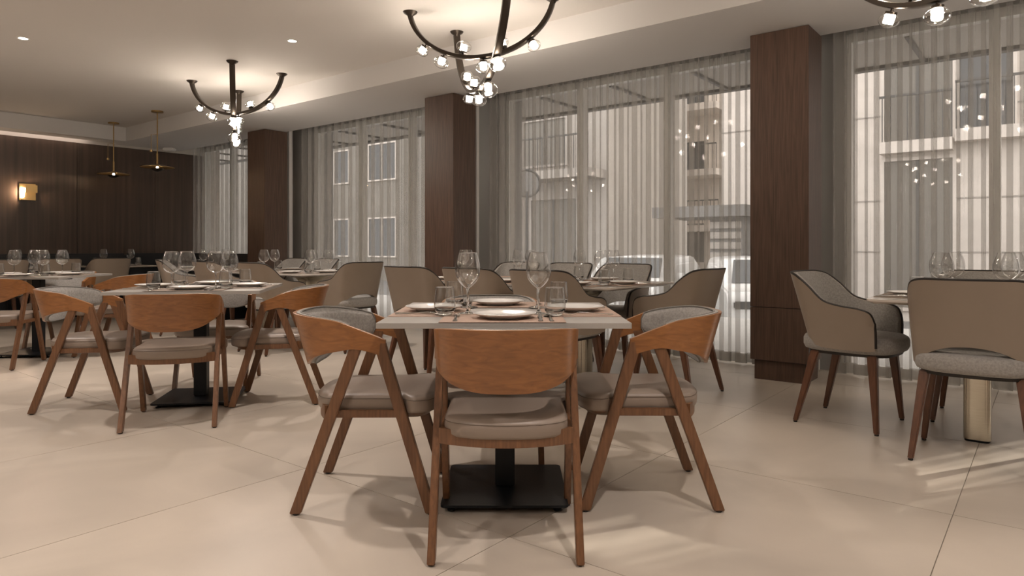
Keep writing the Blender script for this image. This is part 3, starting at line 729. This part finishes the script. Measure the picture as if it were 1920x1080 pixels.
WD = {'plate': ('round white dinner plate', 'plate', 'white dinner plates'), 'tulip': ('clear stemmed wine glass', 'wine glass', 'stemmed wine glasses'), 'balloon': ('round clear balloon wine glass', 'wine glass', 'stemmed wine glasses'),
      'tumbler': ('clear water tumbler', 'tumbler', 'water tumblers'), 'mat': ('thin brown placemat', 'placemat', 'brown placemats'), 'mat2': ('thin taupe placemat', 'placemat', 'brown placemats'),
      'fork': ('steel fork', 'fork', 'steel cutlery'), 'knife': ('steel knife', 'knife', 'steel cutlery'), 'spoon': ('steel spoon', 'spoon', 'steel cutlery')}
MATN = [0]
def setting(cx_, cy2, fx, fy, where, glass='tulip', mt='mat', cut=True, lat=0, half=.45):
    """place setting: (cx,cy) = middle of the table edge in front of the seat, f points into the table"""
    f = Vector((fx, fy, 0)).normalized(); r = Vector((f.y, -f.x, 0)); rz = math.atan2(f.y, f.x) - PI / 2; rd = random.Random(hash((round(cx_ * 100), round(cy2 * 100))))
    def put(kind, a, b, dz=0., rot=0.):
        p = Vector((cx_, cy2, .75)) + r * (a + rd.uniform(-.008, .008)) + f * (b + rd.uniform(-.006, .006)); p.z += dz
        n, c, g = WD[kind]; PR[kind].put(p, rz + rot, '%s, %s' % (n, where), c, g)
    MATN[0] += 1; z = .0004 + .0018 * (MATN[0] % 2)
    put(mt, 0 + lat, .151, z)
    put('plate', lat, .155, .0042)
    put(glass, .13 + lat, .305, .0042); put('tumbler', .20 + lat, .215, .0042, rd.uniform(0, 6))
    if cut:
        put('fork', -.185 + lat, .125, .0042, rd.uniform(-.05, .05)); put('knife', .135 + lat, .13, .0042, rd.uniform(-.04, .04)); put('spoon', .165 + lat, .12, .0042, rd.uniform(-.05, .05))
def four(key, names, glass, mt, cut=True, which=(0, 1, 2, 3), lat=(0, 0, 0, 0)):
    c, rz, w_ = TB[key]
    for k in which:      # 0: -y side, 1: +x side, 2: +y side, 3: -x side of the table's own frame
        a = rz - PI / 2 + k * PI / 2; d = Vector((math.cos(a), math.sin(a), 0)); e = c + d * .45
        setting(e.x, e.y, -d.x, -d.y, '%s of the %s' % (names[k], w_), glass, mt, cut, lat=lat[k])
four('T1', ['near side', 'right side', 'far side', 'left side'], 'tulip', 'mat', lat=(0, 0, .03, 0))
four('T2', ['near side', 'right side', 'far side', 'left side'], 'balloon', 'mat2')
four('T3', ['near side', 'right side', 'far side', 'left side'], 'balloon', 'mat2')
four('T4', ['near side', 'right side', 'far side', 'left side'], 'balloon', 'mat2', lat=(0, 0, 0, .05))
def useat(u, v, du, dv, where, **k):
    p = W(u, v); d = W(du, dv); setting(p.x, p.y, d.x, d.y, where, **k)
for i, u in enumerate((2.62, 3.24, 3.90)): useat(u, 3.876, 0, 1, '%s near-side seat of the long table' % ('rightmost', 'second from right', 'third from right')[i], cut=i == 0)
for i, u in enumerate((2.80, 3.42, 4.04)): useat(u, 4.885, 0, -1, '%s far-side seat of the long table' % ('rightmost', 'second from right', 'third from right')[i], cut=i == 0)
useat(2.26, 4.33, 1, 0, 'right end of the long table')
useat(6.10, 3.92, 0, 1, 'near right of the second-window table', glass='balloon', mt='mat2', cut=False)
useat(6.95, 3.92, 0, 1, 'near left of the second-window table', glass='balloon', mt='mat2', cut=False)
useat(6.19, 4.82, 0, -1, 'far right of the second-window table', glass='balloon', mt='mat2', cut=False)
useat(6.95, 4.82, 0, -1, 'far left of the second-window table', glass='balloon', mt='mat2', cut=False)
useat(5.74, 4.37, 1, 0, 'right end of the second-window table', glass='balloon', mt='mat2', cut=False)
useat(8.62, 4.10, 0, 1, 'near side of the table beside the farthest pillar', glass='balloon', mt='mat2', cut=False)
useat(8.17, 4.55, 1, 0, 'right side of the table beside the farthest pillar', glass='balloon', mt='mat2', cut=False)
useat(10.27, 4.25, 1, 0, 'near side of the banquette corner table', glass='balloon', mt='mat2', cut=False)
useat(11.17, 4.25, -1, 0, 'far side of the banquette corner table', glass='balloon', mt='mat2', cut=False)
useat(10.27, 2.85, 1, 0, 'near side of the banquette table at left edge', glass='balloon', mt='mat2', cut=False)
useat(11.17, 2.85, -1, 0, 'far side of the banquette table at left edge', glass='balloon', mt='mat2', cut=False)
